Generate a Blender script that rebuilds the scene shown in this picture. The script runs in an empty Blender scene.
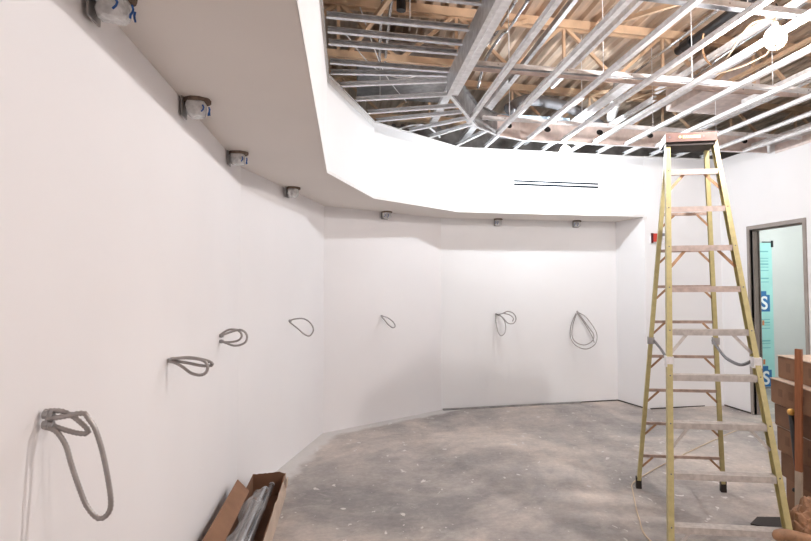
import bpy, bmesh, math, random
from mathutils import Vector, Matrix, noise
random.seed(7)
S = bpy.context.scene
C = S.collection
PI = math.pi
V = Vector

# ------------------------------------------------------------------ materials
def mat(name, col, rough=.6, metal=0., vary=.0, scale=8., bump=0., bscale=60., emit=None, alpha=None, stretch=None, col2=None, spec=None):
    m = bpy.data.materials.new(name); m.use_nodes = True
    nt = m.node_tree; N = nt.nodes; L = nt.links
    b = N['Principled BSDF']
    b.inputs['Roughness'].default_value = rough
    b.inputs['Metallic'].default_value = metal
    if spec is not None: b.inputs['Specular IOR Level'].default_value = spec
    tc = N.new('ShaderNodeTexCoord'); mp = N.new('ShaderNodeMapping')
    L.new(tc.outputs['Object'], mp.inputs['Vector'])
    if stretch: mp.inputs['Scale'].default_value = stretch
    if vary > 0 or col2:
        n = N.new('ShaderNodeTexNoise'); n.inputs['Scale'].default_value = scale; n.inputs['Detail'].default_value = 6
        L.new(mp.outputs[0], n.inputs['Vector'])
        r = N.new('ShaderNodeValToRGB')
        r.color_ramp.elements[0].position = .35; r.color_ramp.elements[1].position = .65
        c2 = col2 if col2 else tuple(min(1, c*(1+vary)) for c in col)
        c1 = col if col2 else tuple(c*(1-vary) for c in col)
        r.color_ramp.elements[0].color = (*c1, 1); r.color_ramp.elements[1].color = (*c2, 1)
        L.new(n.outputs['Fac'], r.inputs[0]); L.new(r.outputs[0], b.inputs['Base Color'])
    else:
        b.inputs['Base Color'].default_value = (*col, 1)
    if bump > 0:
        n2 = N.new('ShaderNodeTexNoise'); n2.inputs['Scale'].default_value = bscale; n2.inputs['Detail'].default_value = 4
        L.new(mp.outputs[0], n2.inputs['Vector'])
        bp = N.new('ShaderNodeBump'); bp.inputs['Strength'].default_value = bump; bp.inputs['Distance'].default_value = .01
        L.new(n2.outputs['Fac'], bp.inputs['Height']); L.new(bp.outputs[0], b.inputs['Normal'])
    if emit:
        b.inputs['Emission Color'].default_value = (*emit[0], 1); b.inputs['Emission Strength'].default_value = emit[1]
    if alpha is not None: b.inputs['Alpha'].default_value = alpha
    return m

M = {}
M['wall'] = mat('drywall_paint', (.80, .782, .79), .75, vary=.012, scale=1.2, bump=.05, bscale=250)
M['wallcool'] = mat('drywall_paint_lit', (.85, .85, .86), .75, vary=.012, scale=1.2, bump=.05, bscale=250)  # stronger, cooler light on the far walls put into the base colour
M['soffit'] = mat('soffit_shaded', (.73, .685, .645), .8, vary=.015, scale=1.5)  # tan board, darkened so the colour carries the soffit's shade
M['bead'] = mat('corner_bead_mud', (.80, .79, .78), .7, vary=.05, scale=20)
M['galv'] = mat('galvanized_steel', (.62, .63, .65), .38, .65, vary=.16, scale=14, bump=.05, bscale=80)
M['galvw'] = mat('galvanized_bright', (.84, .85, .87), .5, .15, vary=.10, scale=18)  # galvanized steel; light bounced off the floor put into a whiter colour
M['galvd'] = mat('galvanized_dull', (.36, .35, .35), .5, .6, vary=.2, scale=12)
M['pinkstud'] = mat('pink_galvanized_stud', (.76, .66, .62), .5, .15, vary=.12, scale=10)
M['tan'] = mat('tan_primer_steel', (.72, .52, .35), .6, .0, vary=.12, scale=6)
M['deck'] = mat('deck_tan_steel', (.64, .51, .40), .5, .1, vary=.22, scale=3, stretch=(3, .5, 1))
M['black'] = mat('black_pipe', (.025, .024, .026), .45, .2, vary=.2)
M['hole'] = mat('dark_hole', (.015, .013, .012), .9)
M['emt'] = mat('conduit_steel', (.60, .62, .64), .25, .85, vary=.1)
M['plenum'] = mat('plenum_dark_board', (.30, .28, .27), .9, vary=.3, scale=5)
M['fiber'] = mat('fibreglass_yellow_green', (.48, .42, .20), .5, vary=.08, scale=25)
M['alu'] = mat('spattered_aluminium', (.58, .55, .53), .5, .3, vary=.12, scale=30, bump=.1, bscale=120)
M['alupink'] = mat('warm_lit_tread', (.60, .50, .46), .5, .25, vary=.12, scale=30)  # aluminium of the upper steps, warm lamp tint put into the colour
M['brace'] = mat('brown_zinc_brace', (.42, .25, .14), .5, .4, vary=.2, scale=20)
M['rung'] = mat('brown_rung', (.42, .32, .27), .5, .4, vary=.2, scale=20)
M['cap'] = mat('brown_red_cap', (.17, .095, .08), .5, vary=.15, scale=12)
M['caplabel'] = mat('yellow_label', (.78, .60, .30), .5)
M['rubber'] = mat('rubber', (.03, .022, .02), .7)
M['strap'] = mat('grey_spreader', (.17, .17, .18), .45, .5)
M['card'] = mat('cardboard', (.245, .125, .068), .8, vary=.10, scale=6, bump=.1, bscale=60)
M['cardd'] = mat('cardboard_dark', (.20, .10, .055), .8, vary=.12, scale=6)
M['cardl'] = mat('cardboard_light', (.50, .39, .31), .8, vary=.08, scale=9)
M['cardp'] = mat('cardboard_torn_edge', (.58, .44, .33), .9, vary=.1, scale=30)
M['ink'] = mat('smudged_print', (.195, .098, .054), .8)
M['wood'] = mat('red_brown_wood', (.33, .125, .055), .5, vary=.15, scale=10, stretch=(8, 8, .6))
M['woodpale'] = mat('bare_pale_wood', (.52, .44, .35), .6, vary=.12, scale=12)
M['brass'] = mat('brass_knob', (.70, .42, .12), .3, .8)
M['frame'] = mat('door_frame_taupe', (.31, .275, .25), .5, vary=.05, scale=6)
M['sheet'] = mat('teal_sheathing', (.36, .68, .65), .6, vary=.04, scale=4)
M['sheetink'] = mat('teal_print', (.16, .42, .44), .6)
M['blue'] = mat('blue_print', (.03, .15, .36), .5)
M['white'] = mat('white_print', (.85, .87, .87), .5)
M['corr'] = mat('corridor_board', (.60, .61, .60), .8, vary=.02, scale=2)
M['orange'] = mat('orange_print', (.6, .22, .10), .6)
M['red'] = mat('red_plastic', (.60, .05, .03), .4)
M['dred'] = mat('dark_red_plastic', (.10, .01, .015), .4)
M['slot'] = mat('slot_dark', (.004, .010, .016), .95, spec=0.)
M['cord'] = mat('cream_cord', (.62, .50, .36), .6)
M['kraft'] = mat('kraft_paper', (.28, .155, .09), .75, vary=.25, scale=9, bump=.5, bscale=18)
M['tape'] = mat('blue_tape', (.02, .10, .34), .6)
M['wrap'] = mat('cloudy_plastic_wrap', (.60, .60, .60), .25, vary=.18, scale=25, bump=.6, bscale=25)
M['torn'] = mat('torn_gypsum_edge', (.17, .12, .09), .9, vary=.3, scale=40, bump=.8, bscale=60)
M['film'] = mat('crinkled_film', (.85, .85, .85), .10, alpha=.22, bump=1., bscale=35)
M['bulb'] = mat('bulb_glow', (1, 1, 1), .4, emit=((1, .97, .93), 1.))
M['cage'] = mat('white_cage', (.85, .80, .70), .5)
M['gap'] = mat('gap_shadow', (.06, .05, .045), .9)

def flex_material():
    m = mat('ribbed_flex_steel', (.36, .335, .325), .38, .5, vary=.1, scale=20)
    return m
M['flex'] = flex_material()

def floor_material():
    m = bpy.data.materials.new('bare_concrete'); m.use_nodes = True
    nt = m.node_tree; N = nt.nodes; L = nt.links; b = N['Principled BSDF']
    tc = N.new('ShaderNodeTexCoord')
    def nz(scale, detail, rough=.6, st=(1, 1, 1), off=(0, 0, 0), dist=0.):
        mp = N.new('ShaderNodeMapping'); mp.inputs['Scale'].default_value = st; mp.inputs['Location'].default_value = off
        L.new(tc.outputs['Object'], mp.inputs['Vector'])
        n = N.new('ShaderNodeTexNoise'); n.inputs['Scale'].default_value = scale; n.inputs['Detail'].default_value = detail
        n.inputs['Roughness'].default_value = rough; n.inputs['Distortion'].default_value = dist
        L.new(mp.outputs[0], n.inputs['Vector']); return n.outputs['Fac']
    def ramp(f, stops):
        r = N.new('ShaderNodeValToRGB'); e = r.color_ramp.elements
        e[0].position, e[0].color = stops[0][0], (*stops[0][1], 1)
        e[1].position, e[1].color = stops[-1][0], (*stops[-1][1], 1)
        for p, c in stops[1:-1]:
            q = e.new(p); q.color = (*c, 1)
        L.new(f, r.inputs[0]); return r.outputs[0]
    def mix(f, a, c, t='MIX'):
        x = N.new('ShaderNodeMix'); x.data_type = 'RGBA'; x.blend_type = t
        if isinstance(f, float): x.inputs[0].default_value = f
        else: L.new(f, x.inputs[0])
        for s, v in ((6, a), (7, c)):
            if isinstance(v, tuple): x.inputs[s].default_value = (*v, 1)
            else: L.new(v, x.inputs[s])
        return x.outputs[2]
    base = ramp(nz(.7, 8, .62, (1, .8, 1), (3, 1, 0), .6), [(.36, (.27, .255, .25)), (.5, (.42, .38, .355)), (.62, (.58, .51, .46))])
    mid = ramp(nz(4.0, 9, .7, (1, .8, 1)), [(.33, (.80, .80, .81)), (.62, (1.10, 1.08, 1.06))])
    c = mix(1., base, mid, 'MULTIPLY')
    fine = ramp(nz(22, 8, .75), [(.35, (.82, .82, .82)), (.65, (1.12, 1.12, 1.12))])
    c = mix(.7, c, fine, 'MULTIPLY')
    # white joint-compound smears and drops
    sp = ramp(nz(9.5, 3, .5, (1, .6, 1), (9, 2, 0), .5), [(.675, (0, 0, 0)), (.70, (1, 1, 1))])
    c = mix(sp, c, (.62, .59, .57))
    sp2 = ramp(nz(15, 2, .5, (1, .55, 1), (1, 7, 0)), [(.705, (0, 0, 0)), (.73, (1, 1, 1))])
    c = mix(sp2, c, (.60, .57, .55))
    sm = ramp(nz(2.2, 7, .75, (1, 1.1, 1), (4, 4, 0), 1.2), [(.57, (0, 0, 0)), (.72, (.55, .55, .55))])
    c = mix(sm, c, (.54, .50, .47))
    dk = ramp(nz(2.3, 6, .7, (1, .9, 1), (14, 5, 0), 1.), [(.64, (0, 0, 0)), (.74, (.5, .5, .5))])
    c = mix(dk, c, (.15, .14, .135))
    # gypsum dust drifted along the walls: distance to the curved side
    sx = N.new('ShaderNodeSeparateXYZ'); L.new(tc.outputs['Object'], sx.inputs[0])
    def mth(op, a, b_):
        x = N.new('ShaderNodeMath'); x.operation = op
        for i, v in enumerate((a, b_)):
            if isinstance(v, (int, float)): x.inputs[i].default_value = v
            else: L.new(v, x.inputs[i])
        return x.outputs[0]
    # half-plane distances to left, angled and back walls
    dl = mth('ADD', sx.outputs[0], .91)
    def hp(P, Q):
        tx, ty = Q[0]-P[0], Q[1]-P[1]; l = math.hypot(tx, ty); nx, ny = ty/l, -tx/l
        return mth('ADD', mth('ADD', mth('MULTIPLY', sx.outputs[0], nx), mth('MULTIPLY', sx.outputs[1], ny)), -(P[0]*nx+P[1]*ny))
    d = mth('MINIMUM', dl, hp((-.91, 5.35), (-.294, 7.66)))
    d = mth('MINIMUM', d, hp((-.294, 7.66), (1.38, 8.655)))
    wob = mth('MULTIPLY', nz(5, 5), .5)
    dd = mth('ADD', d, mth('MULTIPLY', wob, -.6))
    du = ramp(dd, [(.0, (.8, .8, .8)), (.10, (0, 0, 0))])
    c = mix(du, c, (.66, .645, .63))
    L.new(c, b.inputs['Base Color'])
    b.inputs['Roughness'].default_value = .62
    rr = ramp(nz(2.5, 6), [(.35, (.48, .48, .48)), (.65, (.78, .78, .78))]); L.new(rr, b.inputs['Roughness'])
    bp = N.new('ShaderNodeBump'); bp.inputs['Strength'].default_value = .25; bp.inputs['Distance'].default_value = .01
    L.new(nz(30, 6), bp.inputs['Height']); L.new(bp.outputs[0], b.inputs['Normal'])
    return m
M['floor'] = floor_material()

# ------------------------------------------------------------------ mesh helpers
def B(): return bmesh.new()
def box(bm, lo, hi, rotz=0., c=None):
    vs = [V((x, y, z)) for x in (lo[0], hi[0]) for y in (lo[1], hi[1]) for z in (lo[2], hi[2])]
    if rotz:
        c = V(c) if c else (V(lo)+V(hi))/2
        R = Matrix.Rotation(rotz, 3, 'Z'); vs = [R@(v-c)+c for v in vs]
    v = [bm.verts.new(p) for p in vs]
    for f in ((0, 1, 3, 2), (4, 6, 7, 5), (0, 4, 5, 1), (2, 3, 7, 6), (0, 2, 6, 4), (1, 5, 7, 3)):
        bm.faces.new([v[i] for i in f])
    return v
def sweep(bm, prof, p0, p1, up=(0, 0, 1)):
    """closed 2D profile (side, up) carried from p0 to p1"""
    p0, p1 = V(p0), V(p1); d = (p1-p0).normalized(); s = d.cross(V(up)).normalized(); u = s.cross(d).normalized()
    a = [bm.verts.new(p0+s*x+u*y) for x, y in prof]; b = [bm.verts.new(p1+s*x+u*y) for x, y in prof]
    n = len(prof)
    for i in range(n): bm.faces.new((a[i], a[(i+1) % n], b[(i+1) % n], b[i]))
    bm.faces.new(a[::-1]); bm.faces.new(b)
def cprof(w, h, t, side=1, lip=0.):
    """C section: web at x=0, flanges towards side*w, heights 0..h"""
    s = side
    if lip:
        return [(0, 0), (s*w, 0), (s*w, lip), (s*(w-t), lip), (s*(w-t), t), (s*t, t), (s*t, h-t), (s*(w-t), h-t), (s*(w-t), h-lip), (s*w, h-lip), (s*w, h), (0, h)]
    return [(0, 0), (s*w, 0), (s*w, t), (s*t, t), (s*t, h-t), (s*w, h-t), (s*w, h), (0, h)]
def uprof(w, h, t):
    """hat: opening upward, web below"""
    return [(-w/2, h), (-w/2, 0), (w/2, 0), (w/2, h), (w/2-t, h), (w/2-t, t), (-w/2+t, t), (-w/2+t, h)]
def nprof(w, h, t):
    return [(-w/2, 0), (-w/2, h), (w/2, h), (w/2, 0), (w/2-t, 0), (w/2-t, h-t), (-w/2+t, h-t), (-w/2+t, 0)]
def bar(bm, p0, p1, w, h, up=(0, 0, 1)):
    sweep(bm, [(-w/2, -h/2), (w/2, -h/2), (w/2, h/2), (-w/2, h/2)], p0, p1, up)
def smooth_path(pts, n=8, closed=False):
    P = [V(p) for p in pts]; out = []
    m = len(P)
    for i in range(m if closed else m-1):
        if closed: a, b, c, d = P[(i-1) % m], P[i], P[(i+1) % m], P[(i+2) % m]
        else: a, b, c, d = P[max(i-1, 0)], P[i], P[i+1], P[min(i+2, m-1)]
        for k in range(n):
            t = k/n
            out.append(.5*((2*b)+(c-a)*t+(2*a-5*b+4*c-d)*t*t+(3*b-a-3*c+d)*t**3))
    if not closed: out.append(P[-1])
    return out
def tube(bm, pts, r, seg=8, cap=True, rib=0., closed=False):
    pts = [V(p) for p in pts]; rings = []; n = len(pts)
    up = V((0, 0, 1)); prev = None
    for i, p in enumerate(pts):
        if closed: d = pts[(i+1) % n]-pts[(i-1) % n]
        else: d = pts[min(i+1, n-1)]-pts[max(i-1, 0)]
        if d.length < 1e-9: d = V((0, 0, 1))
        d.normalize()
        if prev is None:
            s = d.cross(up)
            if s.length < 1e-3: s = d.cross(V((1, 0, 0)))
            s.normalize()
        else:
            s = prev-d*prev.dot(d)
            if s.length < 1e-6: s = d.cross(up)
            s.normalize()
        prev = s; t = d.cross(s)
        rr = (r(i/(n-1)) if callable(r) else r)*(1+(rib if i % 2 else -rib))
        rings.append([bm.verts.new(p+(s*math.cos(2*PI*k/seg)+t*math.sin(2*PI*k/seg))*rr) for k in range(seg)])
    for i in range(n if closed else n-1):
        a, b = rings[i], rings[(i+1) % n]
        for k in range(seg): bm.faces.new((a[k], a[(k+1) % seg], b[(k+1) % seg], b[k]))
    if cap and not closed:
        bm.faces.new(rings[0][::-1]); bm.faces.new(rings[-1])
def resample(pts, step):
    out = [V(pts[0])]; acc = 0.
    for a, b in zip(pts, pts[1:]):
        a, b = V(a), V(b); l = (b-a).length; s = step-acc
        while s <= l:
            out.append(a+(b-a)*(s/l)); s += step
        acc = l-(s-step)
    return out
def sphere(bm, c, r, seg=16, rings=10, sc=(1, 1, 1)):
    mtx = Matrix.Translation(c)@Matrix.Diagonal((*[r*s for s in sc], 1))
    bmesh.ops.create_uvsphere(bm, u_segments=seg, v_segments=rings, radius=1, matrix=mtx)
def prism(bm, poly, z0, z1):
    a = [bm.verts.new((x, y, z0)) for x, y in poly]; b = [bm.verts.new((x, y, z1)) for x, y in poly]; n = len(poly)
    for i in range(n): bm.faces.new((a[i], a[(i+1) % n], b[(i+1) % n], b[i]))
    bm.faces.new(a[::-1]); bm.faces.new(b)
def disc(bm, c, n, r, depth=.003, seg=14, sx=1.):
    c, n = V(c), V(n).normalized(); s = n.cross(V((0, 0, 1))).normalized(); t = s.cross(n)
    a = [bm.verts.new(c+s*math.cos(2*PI*k/seg)*r*sx+t*math.sin(2*PI*k/seg)*r) for k in range(seg)]
    b = [bm.verts.new(v.co+n*depth) for v in a]
    for k in range(seg): bm.faces.new((a[k], a[(k+1) % seg], b[(k+1) % seg], b[k]))
    bm.faces.new(a[::-1]); bm.faces.new(b)

def obj(name, bm, m, parent=None, smooth=False, local=False):
    """bm in world coordinates (or in the parent's when local); becomes one mesh object"""
    bmesh.ops.recalc_face_normals(bm, faces=bm.faces)
    if parent is not None:
        if not local: bm.transform(parent['_m'] if False else PM[parent.name].inverted())
        o_mat = Matrix.Identity(4)
        wm = PM[parent.name]
    else:
        xs = [v.co for v in bm.verts]
        c = V(((min(v.x for v in xs)+max(v.x for v in xs))/2, (min(v.y for v in xs)+max(v.y for v in xs))/2, min(v.z for v in xs)))
        o_mat = Matrix.Translation(c); bm.transform(Matrix.Translation(-c)); wm = o_mat
    me = bpy.data.meshes.new(name); bm.to_mesh(me); bm.free()
    if smooth:
        for p in me.polygons: p.use_smooth = True
    me.materials.append(m)
    o = bpy.data.objects.new(name, me); C.objects.link(o)
    if parent is not None: o.parent = parent
    else: o.matrix_world = o_mat; o.location = o_mat.translation
    PM[o.name] = wm
    return o
PM = {}
def thing(name, label, cat, loc, rotz=0., group=None):
    o = bpy.data.objects.new(name, None); C.objects.link(o); o.empty_display_size = .1
    o.location = loc; o.rotation_euler = (0, 0, rotz)
    PM[o.name] = Matrix.Translation(loc)@Matrix.Rotation(rotz, 4, 'Z')
    return tag(o, label, cat, group)
def tag(o, label, cat, group=None, kind=None):
    if label: o['label'] = label
    if cat: o['category'] = cat
    if group: o['group'] = group
    if kind: o['kind'] = kind
    return o
def struct(name, bm, m, smooth=False):
    # the setting keeps world coordinates
    bmesh.ops.recalc_face_normals(bm, faces=bm.faces)
    me = bpy.data.meshes.new(name); bm.to_mesh(me); bm.free(); me.materials.append(m)
    o = bpy.data.objects.new(name, me); C.objects.link(o); o['kind'] = 'structure'; PM[o.name] = Matrix.Identity(4)
    return o
ORD = ['first', 'second', 'third', 'fourth', 'fifth', 'sixth', 'seventh', 'eighth', 'ninth', 'tenth', 'eleventh', 'twelfth', 'thirteenth', 'fourteenth', 'fifteenth', 'sixteenth', 'seventeenth', 'eighteenth', 'nineteenth', 'twentieth']

# ------------------------------------------------------------------ the room
CH = 3.80      # top of the upper wall face
SZ = 2.89      # soffit height
GZ = 3.65      # central ceiling framing
DZ = 4.75      # underside of deck
YR = -4.0      # wall behind the camera
XR = 5.656
P1, P2, P3, P4 = (-.91, 5.35), (-.294, 7.66), (1.38, 8.655), (4.26, 8.655)
W0 = (-.89, YR)
FA = [(-.185, YR), (-.19, 5.44), (.30, 6.91), (1.52, 7.93), (4.38, 7.94)]   # edge of the upper wall / soffit

bm = B(); box(bm, (-1.2, YR-.2, -.1), (10.5, 9.6, 0)); struct('floor', bm, M['floor'])

def wallseg(name, a, b, z0, z1, m, th=.12, side=-1):
    """slab from a to b whose room face is the line a-b; thickness to the left (side=1) or right (-1) of a->b"""
    bm = B(); a, b = V((*a, 0)), V((*b, 0)); d = (b-a).normalized(); n = V((-d.y, d.x, 0))*side*th
    prism(bm, [(a.x, a.y), (b.x, b.y), (b.x+n.x, b.y+n.y), (a.x+n.x, a.y+n.y)], z0, z1)
    return struct(name, bm, m)
wallseg('wall_left', W0, P1, 0, SZ+.05, M['wall'], side=1)
wallseg('wall_left_angled', P1, P2, 0, SZ+.05, M['wall'], side=1)
wallseg('wall_back_angled', P2, P3, 0, SZ+.05, M['wall'], side=1)
wallseg('wall_back', P3, P4, 0, SZ+.05, M['wallcool'], side=1)
# pier that closes the recess, one face of it is flush with the upper wall
bm = B(); prism(bm, [P4, (4.3851, 7.94), (XR+.14, 7.88), (XR+.14, 8.775), (4.26, 8.775)], 0, CH); struct('wall_back_right', bm, M['wallcool'])
# upper wall above the soffit
bm = B()
off = []
for i, p in enumerate(FA):
    if i == 0: n = V((-1, 0))
    elif i == len(FA)-1: n = V((0, 1))
    else:
        d1 = (V(FA[i])-V(FA[i-1])).normalized(); d2 = (V(FA[i+1])-V(FA[i])).normalized(); n = V((-d1.y-d2.y, d1.x+d2.x)).normalized()
    off.append((p[0]+n.x*.12, p[1]+n.y*.12))
prism(bm, FA+off[::-1], SZ+.03, CH); struct('wall_upper', bm, M['wallcool'])
# soffit slab
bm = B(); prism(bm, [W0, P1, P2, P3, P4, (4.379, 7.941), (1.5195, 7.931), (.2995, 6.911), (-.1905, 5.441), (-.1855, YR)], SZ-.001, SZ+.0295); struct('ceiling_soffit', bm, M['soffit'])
# plaster corner bead along the lower edge of the upper wall
bm = B()
for a, b in zip(FA, FA[1:]): bar(bm, (*a, SZ+.014), (*b, SZ+.014), .004, .030)
box(bm, (4.36, 7.925, SZ-.035), (4.42, 7.945, SZ+.004))
struct('trim_1', bm, M['bead'])
# right wall with the door opening y 6.21..7.215, z 0..2.64
bm = B()
DY0, DY1, DT = 6.21, 7.215, 2.64
box(bm, (XR, DY1, 0), (XR+.14, 7.9, CH)); box(bm, (XR, YR, 0), (XR+.14, DY0, CH)); box(bm, (XR, DY0, DT), (XR+.14, DY1, CH))
struct('wall_right', bm, M['wallcool'])
bm = B(); box(bm, (-1.2, YR-.15, 0), (10.1, YR, CH+1)); struct('wall_rear', bm, mat('rear_board', (.42, .38, .35), .8))
# unfinished board strip high on the right wall
bm = B(); box(bm, (XR-.012, 2.0, 3.63), (XR-.001, 6.66, 3.74)); struct('trim_2', bm, M['pinkstud'])
# plenum walls
bm = B()
box(bm, (-1.15, YR, SZ+.05), (-1.03, 10.5, DZ+.1)); box(bm, (-1.03, 10.4, SZ+.05), (10.1, 10.5, DZ+.1)); box(bm, (10.0, YR, CH), (10.1, 10.4, DZ+.1))
struct('wall_plenum', bm, M['plenum'])
# dark strip stands in for the gap's shade; track at the wall foot
bm = B(); box(bm, (1.40, 8.640, .004), (4.25, 8.657, .016)); sweep(bm, [(0, 0), (.012, 0), (.012, .014), (0, .014)], (4.255, 8.65, .003), (4.37, 7.96, .003))
box(bm, (4.42, 7.90, .003), (5.63, 7.925, .016)); sweep(bm, [(0, 0), (.012, 0), (.012, .016), (0, .016)], (5.652, 7.87, .003), (5.652, 7.28, .003)); struct('gap_shade_back', bm, M['gap'])
bm = B(); box(bm, (1.40, 8.60, .0), (3.6, 8.638, .024)); struct('trim_3', bm, M['galvd'])
# metal track capping the upper wall
bm = B()
for a, b in zip(FA, FA[1:]):
    bar(bm, (a[0]-.01, a[1]+.005, CH+.006), (b[0]-.01, b[1]+.005, CH+.006), .05, .012)
for a, b in zip(FA[:2], FA[1:3]):
    bar(bm, (a[0]-.002, a[1], CH-.03), (b[0]-.002, b[1], CH-.03), .012, .06)
bar(bm, (4.38, 7.93, CH+.006), (XR, 7.88, CH+.006), .05, .012)
struct('trim_4', bm, M['bead'])

# fluted metal deck
bm = B()
x = -1.3; prof = []
pitch = .165
while x < 10.1:
    prof += [(x, DZ), (x+.070, DZ), (x+.092, DZ+.045), (x+.143, DZ+.045)]
    x += pitch
prof.append((x, DZ))
a = [bm.verts.new((px, YR, pz)) for px, pz in prof]; b = [bm.verts.new((px, 10.45, pz)) for px, pz in prof]
for i in range(len(prof)-1): bm.faces.new((a[i], a[i+1], b[i+1], b[i]))
struct('ceiling', bm, M['deck'])
bm = B(); box(bm, (-1.3, YR, DZ+.05), (10.1, 10.5, DZ+.12)); struct('ceiling_slab', bm, M['plenum'])

# ------------------------------------------------------------------ door frame and the corridor
bm = B()
fo = .055
for y0, y1 in ((DY0-fo+.005, DY0), (DY1, DY1+fo-.005)): box(bm, (XR-.02, y0, 0), (XR+.16, y1, DT))
box(bm, (XR-.02, DY0-fo+.005, DT), (XR+.16, DY1+fo-.005, DT+fo))
# stops (rebate) inside the frame
for y0, y1 in ((DY0, DY0+.016), (DY1-.016, DY1)): box(bm, (XR+.04, y0, 0), (XR+.11, y1, DT-.016))
box(bm, (XR+.04, DY0, DT-.016), (XR+.11, DY1, DT))
d1 = struct('door_1', bm, M['frame'])
bm = B(); box(bm, (XR+.0, DY1-.002, 1.22), (XR+.03, DY1-.0005, 1.36)); s = obj('strike_plate', bm, M['black'], d1)
# corridor shell
bm = B(); box(bm, (XR+.14, 9.1, 0), (9.9, 9.22, 3.4)); struct('wall_corridor_back', bm, M['corr'])
bm = B(); box(bm, (9.8, 4.0, 0), (9.92, 9.1, 3.4)); struct('wall_corridor_right', bm, M['corr'])
bm = B(); box(bm, (XR+.14, 4.0, 3.2), (9.8, 9.1, 3.3)); struct('ceiling_corridor', bm, M['corr'])
bm = B(); box(bm, (XR+.14, 3.9, 0), (9.92, 4.0, 3.4)); struct('wall_corridor_front', bm, M['corr'])
# sheathing sheet standing on the corridor wall
t = thing('sheathing_sheet', 'teal printed sheathing sheet standing behind the doorway', 'sheet', (7.0, 9.07, 0))
bm = B(); box(bm, (6.45, 9.065, .02), (7.60, 9.085, 2.62)); obj('board', bm, M['sheet'], t)
for k, zz in enumerate((2.45, 2.33, 2.28, 2.22, 2.17, 2.11, 1.96, 1.90, 1.22, 1.16, 1.12, 1.06, .83, .79, .71)):
    w = (.22, .34, .30, .33, .26, .31, .28, .22, .20, .27, .3, .22, .34, .24, .3)[k]
    bm = B(); box(bm, (7.52-w, 9.062, zz), (7.52, 9.0649, zz+(.012 if k % 3 else .022))); obj('print_line', bm, M['sheetink'], t)
def text_mesh(name, body, size, loc, rot, m, parent, depth=.001):
    cu = bpy.data.curves.new(name, 'FONT'); cu.body = body; cu.size = size; cu.extrude = depth; cu.align_x = 'RIGHT'; cu.offset = size*.02
    tmp = bpy.data.objects.new(name+'_tmp', cu); C.objects.link(tmp)
    dg = bpy.context.evaluated_depsgraph_get(); me = bpy.data.meshes.new_from_object(tmp.evaluated_get(dg))
    bpy.data.objects.remove(tmp)
    me.transform(PM[parent.name].inverted()@Matrix.Translation(loc)@rot)
    me.materials.clear(); me.materials.append(m)
    o = bpy.data.objects.new(name, me); C.objects.link(o); o.parent = parent
    return o
for zz in (1.40, .05):
    bm = B()
    box(bm, (7.22, 9.061, zz-.03), (7.53, 9.0645, zz+.27)); box(bm, (7.16, 9.0612, zz+.02), (7.46, 9.0643, zz+.34))
    obj('logo_block', bm, M['blue'], t)
    text_mesh('logo_letter', 'S', .33, (7.485, 9.059, zz+.015), Matrix.Rotation(PI/2, 4, 'X'), M['white'], t)
for zz in (1.12, .42):
    bm = B(); box(bm, (7.36, 9.0605, zz), (7.40, 9.0645, zz+.09)); obj('orange_mark', bm, M['orange'], t)
bm = B(); box(bm, (7.585, 9.03, 2.54), (7.61, 9.065, 2.66)); box(bm, (7.40, 9.05, 2.625), (7.61, 9.066, 2.64)); obj('corner_clip', bm, M['black'], t)

t.location.x -= .045
# ------------------------------------------------------------------ slot diffuser, strobe
t = thing('slot_diffuser', 'long narrow two-slot air diffuser set in the upper white wall', 'air vent', (2.98, 7.93, 3.30))
bm = B(); box(bm, (2.31, 7.928, 3.305), (3.645, 7.945, 3.385)); obj('frame', bm, M['wallcool'], t)
for z0, z1 in ((3.366, 3.327), (3.318, 3.279)):
    bm = B()
    z0 -= .004; z1 += .040-.004; z1 = z0
    box(bm, (2.325, 7.9245, z0-.012), (3.63, 7.9275, z0+.012)); obj('slot', bm, M['slot'], t)
t = thing('fire_alarm_strobe', 'small red and grey fire alarm strobe on the white wall behind the ladder', 'fire alarm', (4.585, 7.93, 2.48))
bm = B(); box(bm, (4.47, 7.905, 2.485), (4.70, 7.935, 2.60)); obj('backplate', bm, M['galvw'], t)
bm = B(); box(bm, (4.47, 7.885, 2.49), (4.50, 7.906, 2.64)); obj('side_box', bm, M['dred'], t)
bm = B(); box(bm, (4.50, 7.880, 2.51), (4.62, 7.906, 2.635)); obj('lens', bm, M['red'], t)
bm = B(); box(bm, (4.625, 7.890, 2.60), (4.70, 7.906, 2.64)); obj('vent', bm, M['galvd'], t)

# ------------------------------------------------------------------ ceiling framing
# perimeter joists on the upper wall
J = [((-.16, 3.46), (.905, 3.46)), ((-.16, 3.90), (.905, 3.89)), ((-.16, 4.32), (.905, 4.31)), ((-.16, 4.57), (.905, 4.58)), ((-.16, 4.80), (.905, 4.78)), ((-.16, 5.21), (.905, 5.20)),
     ((-.16, 5.47), (.905, 5.30)), ((-.08, 5.80), (.94, 5.45)), ((.08, 6.21), (1.08, 5.82)), ((.22, 6.64), (1.20, 6.18)), ((.33, 6.95), (1.27, 6.40)),
     ((.76, 7.30), (1.42, 6.58)), ((1.06, 7.56), (1.56, 6.72)), ((1.50, 7.92), (1.80, 6.88)), ((1.92, 7.93), (1.95, 6.98))]
xx = 2.35
while xx < 5.5:
    J.append(((xx, 7.93 if xx < 4.4 else 7.90), (xx+.02, 6.98))); xx += .43
jl = ['left curved stretch', 'bend of the curve', 'far straight stretch']
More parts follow.
